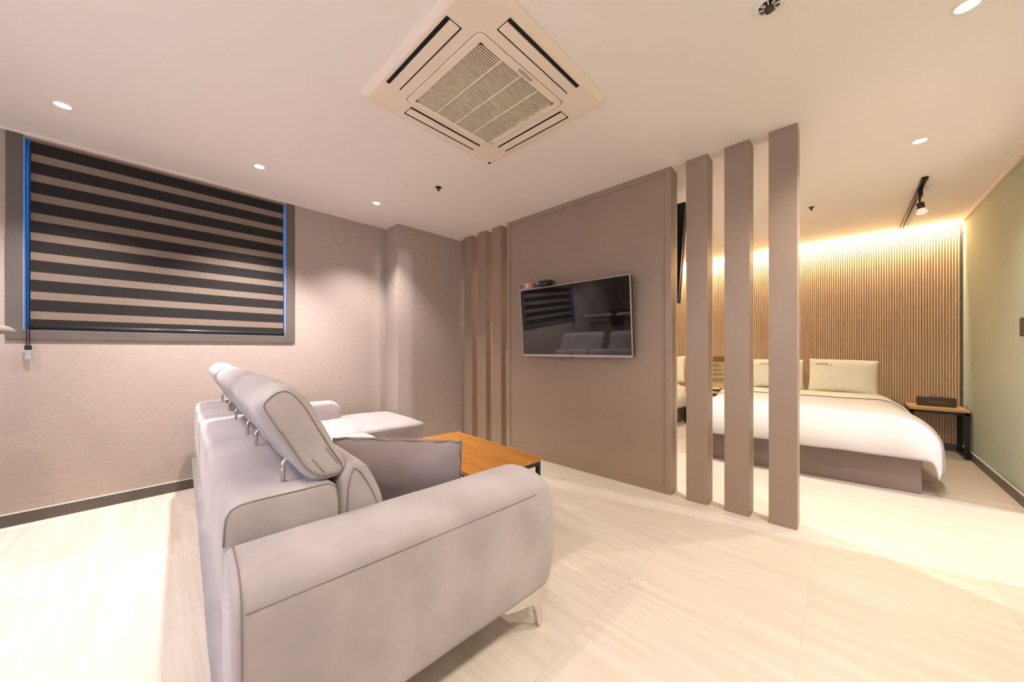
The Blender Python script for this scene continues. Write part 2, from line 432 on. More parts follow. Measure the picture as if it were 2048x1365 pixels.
# baseboards
def baseboard(name, L):
    o = struct(boxes(name, L, M_base)); return o
bh = .072
struct(boxes('baseboard_left', [(WX, WX + .012, FY, 1.835, 0, bh), (WX, -3.375, 1.823, 1.835, 0, bh), (-3.375, -3.363, 1.823, PY, 0, bh)], M_base))
struct(boxes('trim_5', [(WX, WX + .009, FY, 1.835, bh, bh + .004), (-3.375, -3.366, 1.823, PY, bh, bh + .004), (RX - .009, RX, dy1, BY, bh, bh + .004)], M_caulk))
struct(boxes('baseboard_right', [(RX - .012, RX, FY, dy0, 0, bh), (RX - .012, RX, dy1, BY, 0, bh)], M_base))
struct(boxes('baseboard_back', [(WX, RX, BY - .012, BY + .006, 0, bh)], M_base))
struct(boxes('baseboard_front', [(WX, RX, FY, FY + .012, 0, bh)], M_base))

# window: frame boards, reveal, sash with glass
win = thing('window_1', '', '')
del win['label'], win['category']; win['kind'] = 'structure'
fy0, fy1, fz0 = -.560, .958, 1.125
boxes('window_frame', [(WX, WX + .012, fy0, oy0, fz0, 2.378), (WX, WX + .012, oy1, fy1, fz0, 2.378), (WX, WX + .012, oy0, oy1, fz0, oz0)], M_frame, win, bevel=.002)
boxes('window_reveal', [(WX - .16, WX, oy0 - .01, oy0 + .002, oz0, oz1), (WX - .16, WX, oy1 - .002, oy1 + .01, oz0, oz1), (WX - .16, WX, oy0, oy1, oz0 - .01, oz0 + .002)],
      mat('white_reveal', (.55, .55, .55, 1), .6), win)
boxes('sash', [(WX - .22, WX - .17, oy0, oy0 + .04, oz0, oz1), (WX - .22, WX - .17, oy1 - .04, oy1, oz0, oz1), (WX - .22, WX - .17, oy0, oy1, oz0, oz0 + .05),
               (WX - .22, WX - .17, .17, .22, oz0, oz1)], M_fix, win)
M_glass = mat('window_glass', (.9, .95, 1, 1), .0, trans=1.0); M_glass.node_tree.nodes['Principled BSDF'].inputs['IOR'].default_value = 1.02
box('pane', WX - .20, WX - .195, oy0 + .04, oy1 - .04, oz0 + .05, oz1, M_glass, win)
win2 = thing('window_2', '', ''); del win2['label'], win2['category']; win2['kind'] = 'structure'
boxes('sash', [(-1.85, .05, FY - .2, FY - .16, .8, .85), (-1.85, .05, FY - .2, FY - .16, 2.05, 2.1), (-1.85, -1.80, FY - .2, FY - .16, .85, 2.05), (0, .05, FY - .2, FY - .16, .85, 2.05),
               (-.92, -.88, FY - .2, FY - .16, .85, 2.05)], M_fix, win2)
box('pane', -1.8, 0, FY - .185, FY - .18, .85, 2.05, M_glass, win2)

# ------------------------------------------------------------------ roller blind
bl = thing('window_blind', 'dark brown and beige striped roller blind drawn down over the window', 'blind', (WX - .03, .2, 1.2))
by0, by1 = -.473, .872
def W(o, p): o.matrix_parent_inverse = p.matrix_world.inverted() if False else Matrix.Translation(-Vector(p.location)); return o
bm = bmesh.new()
for k in range(61):
    pass
o = box('blind_fabric', WX - .006, WX - .003, by0, by1, 1.212, 2.372, M_blind, bl); W(o, bl)
bm = bmesh.new(); tube_bm(bm, [(WX - .002, by0 - .006, 1.205), (WX - .002, by1 + .008, 1.205)], .0145, 14)
o = link('bottom_bar', bm_mesh(bm), mat('dark_bronze_bar', (.045, .036, .033, 1), .35, metal=.4), bl, True); W(o, bl)
bm = bmesh.new(); cx_ = WX + .022
tube_bm(bm, [(cx_ - .03, -.487, 2.36), (cx_, -.487, 2.2), (cx_, -.484, 1.09)], .0022, 6)
tube_bm(bm, [(cx_ - .03, -.472, 2.36), (cx_, -.470, 2.2), (cx_, -.474, 1.09)], .0022, 6)
o = link('pull_cord', bm_mesh(bm), M_black, bl, True); W(o, bl)
bm = bmesh.new(); addbox(bm, cx_ - .006, cx_ + .006, -.490, -.466, 1.005, 1.062)
o = link('cord_weight', bm_mesh(bm, .003), M_clear, bl); W(o, bl)
bm = bmesh.new(); addbox(bm, cx_ - .007, cx_ + .007, -.492, -.464, 1.062, 1.092)
o = link('cord_clip', bm_mesh(bm, .004), M_plblk, bl); W(o, bl)

# ------------------------------------------------------------------ partition: panel and posts
pan = thing('partition_panel', 'wide taupe partition panel carrying the television', 'partition', (-1.763, PY, 0))
px0, px1, pd = -2.598, -.927, .135
X = lambda v: v + 1.763
box('panel_core', X(px0) + .001, X(px1) - .001, .010, pd, 0, H, M_taupe, pan, .001)
boxes('panel_frame', [(X(px0), X(px0) + .046, 0, .010, 0, H), (X(px1) - .040, X(px1), 0, .010, 0, H),
                      (X(px0) + .046, X(px1) - .040, 0, .010, H - .042, H), (X(px0) + .046, X(px1) - .040, 0, .010, 0, .062)], M_taupe, pan, .0012)
PD = {(-3.309, -3.170): 'taupe partition post beside the wall pier, outermost of the left three',
      (-3.065, -2.927): 'taupe partition post in the middle of the left three',
      (-2.827, -2.686): 'taupe partition post just left of the television panel',
      (-.823, -.686): 'taupe partition post just right of the television panel',
      (-.586, -.445): 'taupe partition post in the middle of the right three',
      (-.347, -.208): 'free end taupe partition post, nearest and widest looking of all'}
for (a, b_), lab in PD.items():
    w_ = b_ - a
    bm = bmesh.new(); addbox(bm, -w_ / 2, w_ / 2, 0, .130, 0, H)
    o = link('partition_post', bm_mesh(bm, .0025, 2), M_taupe); o.location = ((a + b_) / 2, PY, 0)
    tag(o, lab, 'post', 'partition posts')

# ------------------------------------------------------------------ television on the panel
def television(loc, wd, ht, rot, label, parts=True):
    t = thing('television', label, 'television', loc, rot=rot)
    # local: screen faces -y, bottom centre at origin
    box('cabinet', -wd / 2 + .004, wd / 2 - .004, .008, .045, .004, ht - .004, M_plblk, t, .004)
    b = .0085
    boxes('bezel', [(-wd / 2, -wd / 2 + b, -.002, .012, 0, ht), (wd / 2 - b, wd / 2, -.002, .012, 0, ht),
                    (-wd / 2 + b, wd / 2 - b, -.002, .012, ht - b, ht), (-wd / 2 + b, wd / 2 - b, -.002, .012, 0, .020)], M_silver if parts else M_plblk, t, .001)
    box('screen', -wd / 2 + b, wd / 2 - b, .002, .008, .020, ht - b, M_screen, t)
    return t
tvx = -1.751; tilt = math.radians(4.6)
tv = television((tvx, 2.598, 1.000), 1.122, .643, (tilt, 0, 0), 'silver edged flat television on the taupe panel with a black box on top')
tv.rotation_euler = (tilt, 0, math.radians(.7))
me = text_mesh('LG', .010); o = link('brand_mark', me, M_ink, tv); o.location = (-.008, -.0028, .006); o.rotation_euler = (PI / 2, 0, 0)
box('sensor', -.012, .010, -.002, .012, -.010, 0, M_plblk, tv, .002)
tube('cable', [(-.125, .03, .01), (-.120, .02, -.02), (-.100, .015, -.042), (-.085, .02, -.03), (-.08, .03, .01)], .0018, M_black, tv, 6)
box('wall_bracket', -.15, .15, .045, .052, .2, .45, M_black, tv)
st = box('app_strip', -.562, -.407, -.004, -.003, .646, .700, mat('beige_label', srgb(190, 150, 125), .5), tv)
ic = [(-.555, M_redi), (-.516, M_blui), (-.478, M_whti), (-.441, M_orgi)]
for i, (ix, im) in enumerate(ic):
    if i == 2:
        bm = bmesh.new(); lathe_bm(bm, [(0, 0), (.0165, 0), (.0165, .001), (0, .001)], 24, Matrix.Translation((ix + .015, -.004, .674)) @ Matrix.Rotation(PI / 2, 4, 'X'))
        o = link('icon', bm_mesh(bm), im, st)
        bm = bmesh.new(); v = [bm.verts.new((ix + .010, -.0055, .664)), bm.verts.new((ix + .010, -.0055, .684)), bm.verts.new((ix + .024, -.0055, .674))]; bm.faces.new(v)
        link('icon', bm_mesh(bm), mat('navy_mark', srgb(50, 55, 120), .5), st)
    else:
        box('icon', ix, ix + .031, -.0055, -.004, .656, .690, im, st)
me = text_mesh('N', .026); o = link('icon', me, M_orgi, st); o.location = (-.549, -.006, .664); o.rotation_euler = (PI / 2, 0, 0)
me = text_mesh('tv', .020); o = link('icon', me, M_whti, st); o.location = (-.512, -.006, .666); o.rotation_euler = (PI / 2, 0, 0)
me = text_mesh('Y', .030); o = link('icon', me, M_red, st); o.location = (-.436, -.006, .663); o.rotation_euler = (PI / 2, 0, 0)
# black box on top of the set
Rt = Matrix.Rotation(tilt, 4, 'X')
def on_tv(x, y, z): return Vector((tvx, 2.6, 1.0)) + Rt @ Vector((x, y, z))
sb = thing('set_top_box', 'small black media box and speaker perched on top of the television', 'media box', on_tv(-.265, .02, .6435))
box('box_body', -.055, .065, -.035, .04, .020, .058, mat('charcoal_plastic', (.025, .028, .030, 1), .4), sb, .004)
bm = bmesh.new(); tube_bm(bm, [(-.085, -.045, .022), (-.080, -.045, .022), (.055, -.045, .022), (.06, -.045, .022)], [.014, .019, .019, .014], 16)
link('speaker_bar', bm_mesh(bm), M_plblk, sb, True)
for i, sx_ in enumerate((-.055, -.035)):
    lathe('indicator_light', [(0, .001), (.0035, .0005), (.0035, 0)], mat('teal_indicator', (.2, .8, .7, 1), .3, emit=(.4, 1, .9, 1), emit_s=1.2), sb, 12,
          Matrix.Translation((sx_, -.0635, .026)) @ Matrix.Rotation(PI / 2, 4, 'X'))
box('foot', -.04, .05, -.02, .02, 0.0, .02, M_plblk, sb, .002)
tube('cable', [(.06, 0, .05), (.09, .01, .055), (.108, .01, .03), (.112, .012, .004)], .002, M_black, sb, 6)

# television behind the partition, facing the beds
tv2 = television((-1.675, 2.93, 1.43), 1.45, .86, (math.radians(12), 0, PI), 'black television hung high behind the panel, facing the beds', False)
boxes('wall_arm', [(-.2, .2, .045, .055, .25, .65), (-.03, .03, .05, .222, .40, .46)], M_black, tv2)

# ------------------------------------------------------------------ sectional sofa
SA = math.radians(-3.3)
sofa = thing('sectional_sofa', 'grey beige suede sectional sofa with chaise and adjustable headrests', 'sofa', (-.87, .12, 0), SA)
# armrests: profile in (x, z), swept along y
def arm(x_in, sgn):
    """x_in: inner face; outer face at x_in + sgn*.2"""
    P = resample([(0, .13), (0, .40), (.002, .575), (.018, .598), (.075, .603), (.140, .595), (.182, .572), (.199, .535), (.203, .45), (.204, .33), (.198, .20), (.185, .165), (.15, .155), (.05, .15)], 64)
    S = []; y0, y1, R = .0, .985, .095
    st_ = [(y0 + r * (1 - math.cos(PI / 2 * i / 4)), .02 * (1 - math.sin(PI / 2 * i / 4)), 0) for i in range(5) for r in (.02,)]
    st_ += [(y0 + .02 + (y1 - R - .02) * i / 12, 0, 0) for i in range(1, 12)]
    for i in range(0, 11):
        a = PI / 2 * i / 10
        st_.append((y1 - R + R * math.sin(a), .022 * (1 - math.sqrt(max(0, 1 - (i / 10) ** 4))), R * (1 - math.cos(a))))
    for y, sh, dz_ in st_:
        Q = shrink(P, sh); ring = []
        for px_, pz_ in Q:
            k = max(0, (pz_ - .30) / .30)
            low = max(0, (.30 - pz_) / .15)
            ring.append((x_in + sgn * px_, y - .03 * low * (y / y1) ** 6, pz_ - dz_ * .92 * k + .25 * dz_ * low))
        S.append(ring)
    a_ = loft('armrest', S, M_sofa, sofa, .0022, 5, 1 if sgn > 0 else 4)
    # seams
    bm = bmesh.new()
    tube_bm(bm, [(x_in + sgn * .2003, .024 + .85 * i / 20, .533) for i in range(21)], .0012, 6)
    link('seam', bm_mesh(bm), M_seam, a_, True)
    Q = shrink(P, -.0008); k0 = min(range(64), key=lambda k: abs(P[k][0] - .02) + abs(P[k][1] - .6)); k1 = min(range(64), key=lambda k: abs(P[k][0] - .2) + abs(P[k][1] - .2))
    tube('seam', [(x_in + sgn * Q[k][0], .017, Q[k][1]) for k in range(min(k0, k1), max(k0, k1) + 1)], .0016, M_seam, a_, 6)
    return a_
arm(-.203, 1); arm(-2.515, -1)
# frame
softx('base_frame', [(.06, .13), (.04, .14), (.03, .27), (.05, .29), (.93, .29), (.95, .27), (.945, .14), (.93, .13)], -.17, -2.56, .02, M_sofa, sofa, wob=.002)
softx('chaise_frame', [(.90, .13), (.88, .14), (.88, .27), (.90, .29), (1.47, .29), (1.49, .27), (1.485, .14), (1.47, .13)], -1.955, -2.72, .02, M_sofa, sofa, wob=.002)
# backrest blocks
bp_ = [(.045, .12), (.02, .25), (.004, .40), (-.002, .55), (.002, .655), (.020, .683), (.06, .690), (.15, .690), (.235, .689), (.254, .675), (.262, .62), (.262, .50), (.262, .30), (.25, .12), (.15, .11)]
for i, (a, b_) in enumerate(((-.203, -1.72), (-1.724, -2.52))):
    bk = softx('backrest', bp_, a, b_, .012, M_sofa, sofa, 70, .005, i * 3 + 2, wscale=5)
    P = resample(bp_, 70); bm = bmesh.new()
    Q = [(y_, z_) for y_, z_ in shrink(P, .004) if z_ > .57]
    Q.sort(key=lambda q: math.atan2(q[1] - .6, q[0] - .13) if q[1] > .59 else 9)
    Q = sorted([q for q in Q], key=lambda q: -math.atan2(q[1] - .55, q[0] - .13))
    tube_bm(bm, [(a - .003, y_, z_) for y_, z_ in Q], .0019, 6)
    link('seam', bm_mesh(bm), M_seam, bk, True)
# back cushions (rolled top)
cp = [(.262, .40), (.262, .60), (.268, .68), (.285, .725), (.305, .735), (.335, .715), (.365, .665), (.388, .61), (.400, .55), (.410, .48), (.42, .40), (.34, .38)]
for i, (a, b_) in enumerate(((-.207, -1.06), (-1.065, -1.925), (-1.93, -2.51))):
    bc = softx('back_cushion', cp, a, b_, .016, M_sofa, sofa, 64, .005, 11 + i, .004)
    P = shrink(resample(cp, 64), .022); bm = bmesh.new()
    Q = sorted([q for q in P if q[1] > .56], key=lambda q: -math.atan2(q[1] - .5, q[0] - .33))
    tube_bm(bm, [(a + .0005, y_, z_) for y_, z_ in Q], .0017, 6)
    link('seam', bm_mesh(bm), M_seam, bc, True)
# seats
for i, (a, b_) in enumerate(((-1.06, -.207), (-1.925, -1.065))):
    softbox('seat_cushion', a, b_, .36, .985, .27, .425, .045, M_sofa, sofa, .006, .018, i + 5)
ch = softbox('chaise_cushion', -2.725, -1.93, .36, 1.515, .27, .425, .045, M_sofa, sofa, .006, .020, 9, 16, 24)
tube('seam', [(-1.932, .98 + .53 * i / 12, .398) for i in range(12)] + [(-1.96, 1.512, .398)] + [(-1.96 - .73 * i / 12, 1.514, .398) for i in range(1, 13)], .002, M_seam, ch, 6)
# headrests
hp = [(.068, .925), (.080, .945), (.103, .964), (.130, .970), (.158, .956), (.190, .915), (.216, .866), (.256, .790), (.284, .742), (.290, .712), (.276, .695), (.250, .690),
      (.216, .692), (.19, .705), (.160, .738), (.13, .795), (.097, .855), (.073, .900)]
for i, (a, b_, posts) in enumerate(((-.218, -.885, (-.302, -.800)), (-.93, -1.625, (-1.045, -1.50)), (-1.72, -2.445, (-1.855, -2.365)))):
    hr = softx('headrest', hp, a, b_, .028, M_sofa, sofa, 72, .006, 21 + i * 2, .006, 7)
    P = shrink(resample(hp, 72), .016)
    bm = bmesh.new(); tube_bm(bm, [(a - .002, y_, z_) for y_, z_ in P], .0018, 6, True)
    link('piping', bm_mesh(bm), M_seam, hr, True)
    tube('piping', [(b_ + .003, y_, z_) for y_, z_ in P], .0022, M_seam, hr, 6, True)
    for (ya, za, yb, zb) in ((.225, .715, .195, .760), (.262, .735, .230, .785)):
        tube('tuck', [(a + .0005, ya, za), (a + .0012, (ya + yb) / 2, (za + zb) / 2), (a - .0005, yb, zb)], .0011, M_seam, hr, 5)
    for p_ in posts:
        pts = [(p_, .140, .680), (p_, .140, .735)] + [(p_, .140 + .020 * (1 - math.cos(t * PI / 8)), .735 + .020 * math.sin(t * PI / 8)) for t in range(1, 5)] + [(p_, .19, .756)]
        tube('headrest_post', pts, .0062, M_chrome, hr, 12)
# legs: chrome blades
lp = [(.945, .155), (.945, .002), (.930, .002), (.922, .02), (.912, .07), (.897, .098), (.870, .110), (.830, .116), (.76, .135), (.74, .155)]
def leg(x, flip, ymax=.985):
    bm = bmesh.new(); n = len(lp)
    ys = [(y_ + (ymax - .985), z_) if not flip else (.985 - y_ + .06, z_) for y_, z_ in lp]
    A = [bm.verts.new((x - .009, y_, z_)) for y_, z_ in ys]; B = [bm.verts.new((x + .009, y_, z_)) for y_, z_ in ys]
    bm.faces.new(A); bm.faces.new(B[::-1])
    for k in range(n): bm.faces.new((A[k], A[(k + 1) % n], B[(k + 1) % n], B[k]))
    link('leg', bm_mesh(bm), M_chrome, sofa)
for x_, f_, ym in ((-.045, False, .985), (-.045, True, .985), (-1.3, False, .985), (-1.3, True, .985), (-2.60, True, .985), (-2.0, False, 1.50), (-2.66, False, 1.50)):
    leg(x_, f_, ym)

# throw pillow
def pillow(name, w_, h_, t_, m, seed, label, cat, loc, rot, group=None, pinch=.05, flop=0.0, wr=.004):
    """width along x, height along z (0..h), front towards -y. returns (object, front(u,v))"""
    nu, nv = 40, 26
    def prof(u, v):
        a = max(0, 1 - abs(u) ** 2.6); b = max(0, 1 - abs(v) ** 2.6)
        return t_ / 2 * (a * b) ** .55
    def edge(u, v):
        x_ = u * w_ / 2 * (1 - pinch * (1 - abs(v) ** 2) * abs(u) ** 3); z_ = h_ / 2 + v * h_ / 2 * (1 - pinch * (1 - abs(u) ** 2) * abs(v) ** 3)
        z_ += flop * h_ * .05 * math.sin(u * 2.2 + seed)
        return x_, z_
    def P(u, v, s):
        x_, z_ = edge(u, v); y_ = s * prof(u, v)
        q = Vector((x_ * 9 + seed, z_ * 9, s * 3))
        wrk = wr * (noise.noise(q) + .6 * noise.noise(q * 2.3)) * (1 if abs(u) < .98 and abs(v) < .98 else .3)
        bend = .02 * flop * v * v
        return Vector((x_, y_ + s * wrk * (1 if prof(u, v) > .004 else 0) + bend, z_))
    bm = bmesh.new(); G = {}
    us = [math.sin(PI / 2 * (2 * i / nu - 1)) * .5 + (2 * i / nu - 1) * .5 for i in range(nu + 1)]
    vs2 = [math.sin(PI / 2 * (2 * j / nv - 1)) * .5 + (2 * j / nv - 1) * .5 for j in range(nv + 1)]
    for s in (-1, 1):
        for i, u in enumerate(us):
            for j, v in enumerate(vs2):
                if s == 1 and (i in (0, nu) or j in (0, nv)): G[(1, i, j)] = G[(-1, i, j)]
                else: G[(s, i, j)] = bm.verts.new(P(u, v, s))
        for i in range(nu):
            for j in range(nv):
                f = (G[(s, i, j)], G[(s, i + 1, j)], G[(s, i + 1, j + 1)], G[(s, i, j + 1)])
                try: bm.faces.new(f if s == -1 else f[::-1])
                except ValueError: pass
    o = link(name, bm_mesh(bm), m, None, True); o.location = loc; o.rotation_euler = rot
    tag(o, label, cat, group)
    rim = [P(u, -1, -1) for u in us] + [P(1, v, -1) for v in vs2[1:]] + [P(u, 1, -1) for u in us[::-1][1:]] + [P(-1, v, -1) for v in vs2[::-1][1:-1]]
    return o, P, rim, w_, h_
tp, TP, rim, _, _ = pillow('throw_pillow', .47, .305, .20, M_pil, 3, 'mauve grey suede throw pillow standing in the near sofa corner', 'pillow',
                           (-1.255, .690, .430), (math.radians(11), math.radians(1.5), math.radians(46)), None, .015, .15, .006)
tube('piping', [p + Vector((0, -.003 + .003 * math.sin(i * .9), .002 * math.sin(i * .7))) for i, p in enumerate(rim)], .0042, M_seam, tp, 8, True)

# ------------------------------------------------------------------ coffee table
ct = thing('coffee_table', 'low honey coloured wood coffee table with black steel frame', 'table', (-1.845, 1.485, 0), math.radians(-4.4))
tl, tw_ = .93, .50
box('tabletop', -tl / 2, tl / 2, -tw_ / 2, tw_ / 2, .376, .400, M_table, ct, .002)
s = .022
boxes('frame', [(-tl / 2 + .005, tl / 2 - .005, -tw_ / 2 + .005, -tw_ / 2 + .005 + s, .352, .376), (-tl / 2 + .005, tl / 2 - .005, tw_ / 2 - .005 - s, tw_ / 2 - .005, .352, .376),
                (-tl / 2 + .005, -tl / 2 + .005 + s, -tw_ / 2 + .03, tw_ / 2 - .03, .352, .376), (tl / 2 - .005 - s, tl / 2 - .005, -tw_ / 2 + .027, tw_ / 2 - .027, .352, .376)], M_black, ct)
for a in (-tl / 2 + .005, tl / 2 - .005 - s): box('stretcher', a, a + s, -tw_ / 2 + .027, tw_ / 2 - .027, 0, s, M_black, ct)
for sx_ in (-1, 1):
    for sy_ in (-1, 1):
        cx2, cy2 = sx_ * (tl / 2 - .005 - s / 2), sy_ * (tw_ / 2 - .005 - s / 2)
        box('leg', cx2 - s / 2, cx2 + s / 2, cy2 - s / 2, cy2 + s / 2, 0, .352, M_black, ct)

# ------------------------------------------------------------------ ceiling cassette air conditioner
ac = thing('ceiling_air_conditioner', 'square cream four way ceiling cassette air conditioner with slatted grille', 'air conditioner', (-1.385, 1.250, 2.4))
def rrect(cx, cy, hx, hy, r, n=6):
    out = []
    for sx_, sy_, a0 in ((1, 1, 0), (-1, 1, 90), (-1, -1, 180), (1, -1, 270)):
        for k in range(n + 1):
            a = math.radians(a0 + 90 * k / n); out.append((cx + sx_ * (hx - r) + r * math.cos(a), cy + sy_ * (hy - r) + r * math.sin(a)))
    return out
def ringloft(name, rings, m, parent, capA=True, capB=True, smooth=False):
    bm = bmesh.new(); R = [[bm.verts.new(p) for p in r] for r in rings]
    for A, B in zip(R, R[1:]):
        n = len(A)
        for k in range(n): bm.faces.new((A[k], A[(k + 1) % n], B[(k + 1) % n], B[k]))
    if capA: bm.faces.new(R[0][::-1])
    if capB: bm.faces.new(R[-1])
    return link(name, bm_mesh(bm), m, parent, smooth)
h0 = .470
# fascia: bevelled ring with a square hole for the grille
hole = .298
outer = [[(a, b, z_) for a, b in rrect(0, 0, h0 - e, h0 - e, .035)] for e, z_ in ((0, 0), (0, -.006), (.022, -.020), (.030, -.023), (.075, -.024))]
inner = [[(a, b, z_) for a, b in rrect(0, 0, hole, hole, .03)] for z_ in (-.024, -.004)]
ringloft('fascia', outer + inner, M_acp, ac, False, False)
# louvers with dark slots
LV = [(-.355, 0, 'y'), (.385, 0, 'y'), (0, .372, 'x'), (0, -.388, 'x')]
for cx3, cy3, ax in LV:
    hw, hl = .038, .248
    d = lambda a, b, c, e, z0, z1: (a, b, c, e, z0, z1)
    tilt_ = 0
    def rect(w0, w1, l0, l1, z0, z1):
        return (cx3 + w0, cx3 + w1, cy3 + l0, cy3 + l1, z0, z1) if ax == 'y' else (cx3 + l0, cx3 + l1, cy3 + w0, cy3 + w1, z0, z1)
    out_s = 1 if (cx3 > 0 or cy3 > 0) else -1
    bx_ = box('air_slot', *rect(-hw, hw, -hl, hl, -.0252, -.020), M_dark, ac)
    w0, w1 = (-hw + .010, hw - .017) if out_s > 0 else (-hw + .017, hw - .010)
    box('louver', *rect(w0, w1, -hl + .002, hl - .002, -.031, -.0255), M_acp, ac, .001)
# grille
ringloft('grille_rim', [[(a, b, z_) for a, b in rrect(0, 0, e, e, .028)] for e, z_ in ((.294, -.006), (.294, -.026), (.290, -.028), (.258, -.028))] + [[(a, b, z_) for a, b in rrect(0, 0, .258, .258, .004)] for z_ in (-.028, -.010)], M_acp, ac, False, False)
bm = bmesh.new(); n_ = 44
for k in range(n_ + 1):
    x_ = -.256 + .512 * k / n_
    addbox(bm, x_ - .0023, x_ + .0023, -.258, .258, -.0275, -.0225)
for y_ in (-.128, 0, .128): addbox(bm, -.258, .258, y_ - .003, y_ + .003, -.0285, -.0235)
link('grille_slats', bm_mesh(bm), M_acp, ac)
box('filter', -.285, .285, -.285, .285, -.010, -.004, mat('shaded_filter', (.022, .010, .004, 1), .9), ac)  # near-black colour paints in the shade behind the grille slats
me = text_mesh('WHISEN', .026, .0004)
o = link('brand_lettering', me, M_grey, ac); o.location = (.286, .055, -.0288)
o.matrix_local = Matrix(((-0, -1, 0, .286), (-1, 0, 0, .058), (0, 0, -1, -.0288), (0, 0, 0, 1)))
box('corner_sensor', -.442, -.425, .425, .442, -.0262, -.0235, M_dark, ac)
box('corner_sensor', -.250, -.238, .277 - .56 * 0, .284, -.0290, -.0275, M_grey, ac)

# ------------------------------------------------------------------ ceiling fixtures
DL = ['round ceiling downlight at the far left corner above the blind', 'round ceiling downlight over the middle of the sofa back, in front of the blind',
      'round ceiling downlight nearest the wall pier', 'round ceiling downlight above the desk', 'round ceiling downlight cut by the top edge of the photo, upper right',
      'round ceiling downlight over the foot of the near bed, closest to the track light', 'round ceiling downlight to the right of the air conditioner, out of the photo',
      'round ceiling downlight straight above the camera position', 'round ceiling downlight behind the sofa', 'added unseen round ceiling downlight behind the partition panel, nearest the high television',
      'added unseen round ceiling downlight over the far bed']
for i, (x_, y_, p_, c_) in enumerate(DOWN):
    t = thing('downlight', DL[i], 'ceiling light', (x_, y_, H), group='recessed downlights')
    lathe('trim_ring', [(.028, -.001), (.028, -.004), (.040, -.004), (.043, -.001), (.043, 0)], M_fix, t)
    lathe('lens', [(0, -.0030), (.020, -.0030), (.028, -.0020), (.028, -.001)], M_glow, t)
def sprinkler(x_, y_, label):
    t = thing('fire_sprinkler', label, 'sprinkler', (x_, y_, H), group='ceiling sprinklers')
    lathe('escutcheon', [(.026, 0), (.026, -.002), (.022, -.003), (.012, -.003), (.012, 0)], mat('brass_brown', (.05, .03, .015, 1), .4, metal=.5), t)
    lathe('nozzle', [(0, -.001), (.010, -.001), (.010, -.012), (.0055, -.014), (.0055, -.022), (0, -.022)], M_black, t, 16)
    bm = bmesh.new(); lathe_bm(bm, [(0, -.022), (.013, -.022), (.012, -.026), (0, -.026)], 20); link('deflector', bm_mesh(bm), M_black, t)
sprinkler(-2.433, 1.683, 'small dark fire sprinkler on the ceiling beside the access hatch')
sprinkler(-.238, 4.331, 'small dark fire sprinkler on the ceiling over the bed')
dt = thing('heat_detector', 'round cream ceiling detector with dark ribbed centre at the top edge', 'detector', (-.217, 1.673, H))
lathe('detector_base', [(.030, 0), (.052, 0), (.052, -.004), (.046, -.009), (.036, -.010), (.034, -.006)], M_fix, dt)
lathe('detector_well', [(.036, -.003), (0, -.003)], M_dark, dt)
bm = bmesh.new()
for k in range(8):
    Mx = Matrix.Rotation(2 * PI * k / 8, 4, 'Z'); addbox(bm, .012, .036, -.002, .002, -.012, -.003, Mx)
link('ribs', bm_mesh(bm), M_trim, dt)
lathe('detector_core', [(0, -.003), (.013, -.003), (.016, -.020), (.013, -.026), (0, -.027)], M_brnbx, dt, 24)
hatch = box('ceiling_hatch', -2.375, -2.028, 1.076, 1.441, H - .0016, H + .001, M_ceil)
tag(hatch, 'flush square access hatch in the ceiling left of the air conditioner', 'hatch')
# track light
tr = thing('track_light', 'black ceiling track with one swivelling spot near the slat wall', 'track light', (.44, 4.94, H))
boxes('track', [(-.017, -.006, -.775, .79, -.020, 0), (.006, .017, -.775, .79, -.020, 0), (-.017, .017, -.775, .79, -.006, 0), (-.017, .017, -.779, -.770, -.020, 0)], M_black, tr)
hy = -.50
box('adapter', -.014, .014, hy - .045, hy + .045, -.075, -.012, M_black, tr, .003)
tube('stem', [(0, hy, -.07), (0, hy, -.125)], .006, M_black, tr, 10)
RM = Matrix.Translation((0, hy, -.118)) @ Matrix.Rotation(math.radians(-10), 4, 'Y') @ Matrix.Rotation(math.radians(8), 4, 'X')
lathe('lamp_holder', [(0, 0), (.022, -.001), (.024, -.006), (.024, -.045), (.022, -.048), (0, -.048)], mat('dark_bronze', (.04, .03, .028, 1), .35, metal=.5), tr, 24, RM)
lathe('bulb', [(.016, -.048), (.018, -.052), (.031, -.072), (.033, -.082), (.030, -.094), (.018, -.101), (0, -.103)], M_bulb, tr, 24, RM)

# ------------------------------------------------------------------ cove strip, switch
cv = box('cove_light_strip', WX + .02, RX - .02, 5.772, 5.790, H + .03, H + .036, M_led)
tag(cv, 'glowing light strip hidden in the ceiling cove above the slat wall', 'light strip')
box('mounting_lip', WX + .02, RX - .02, 5.765, 5.772, H + .02, H + .05, M_ceil, cv)
sw = thing('wall_controller', 'dark wall switch panel on the right wall at the picture edge', 'switch', (RX, 4.10, 1.155))
box('cover_plate', -.012, 0, -.06, .060, 0, .128, mat('brown_glass_plate', (.05, .03, .015, 1), .25), sw, .003)
for k in range(5): box('button', -.014, -.012, -.052, .054, .012 + k * .023, .030 + k * .023, M_brnbx, sw, .001)

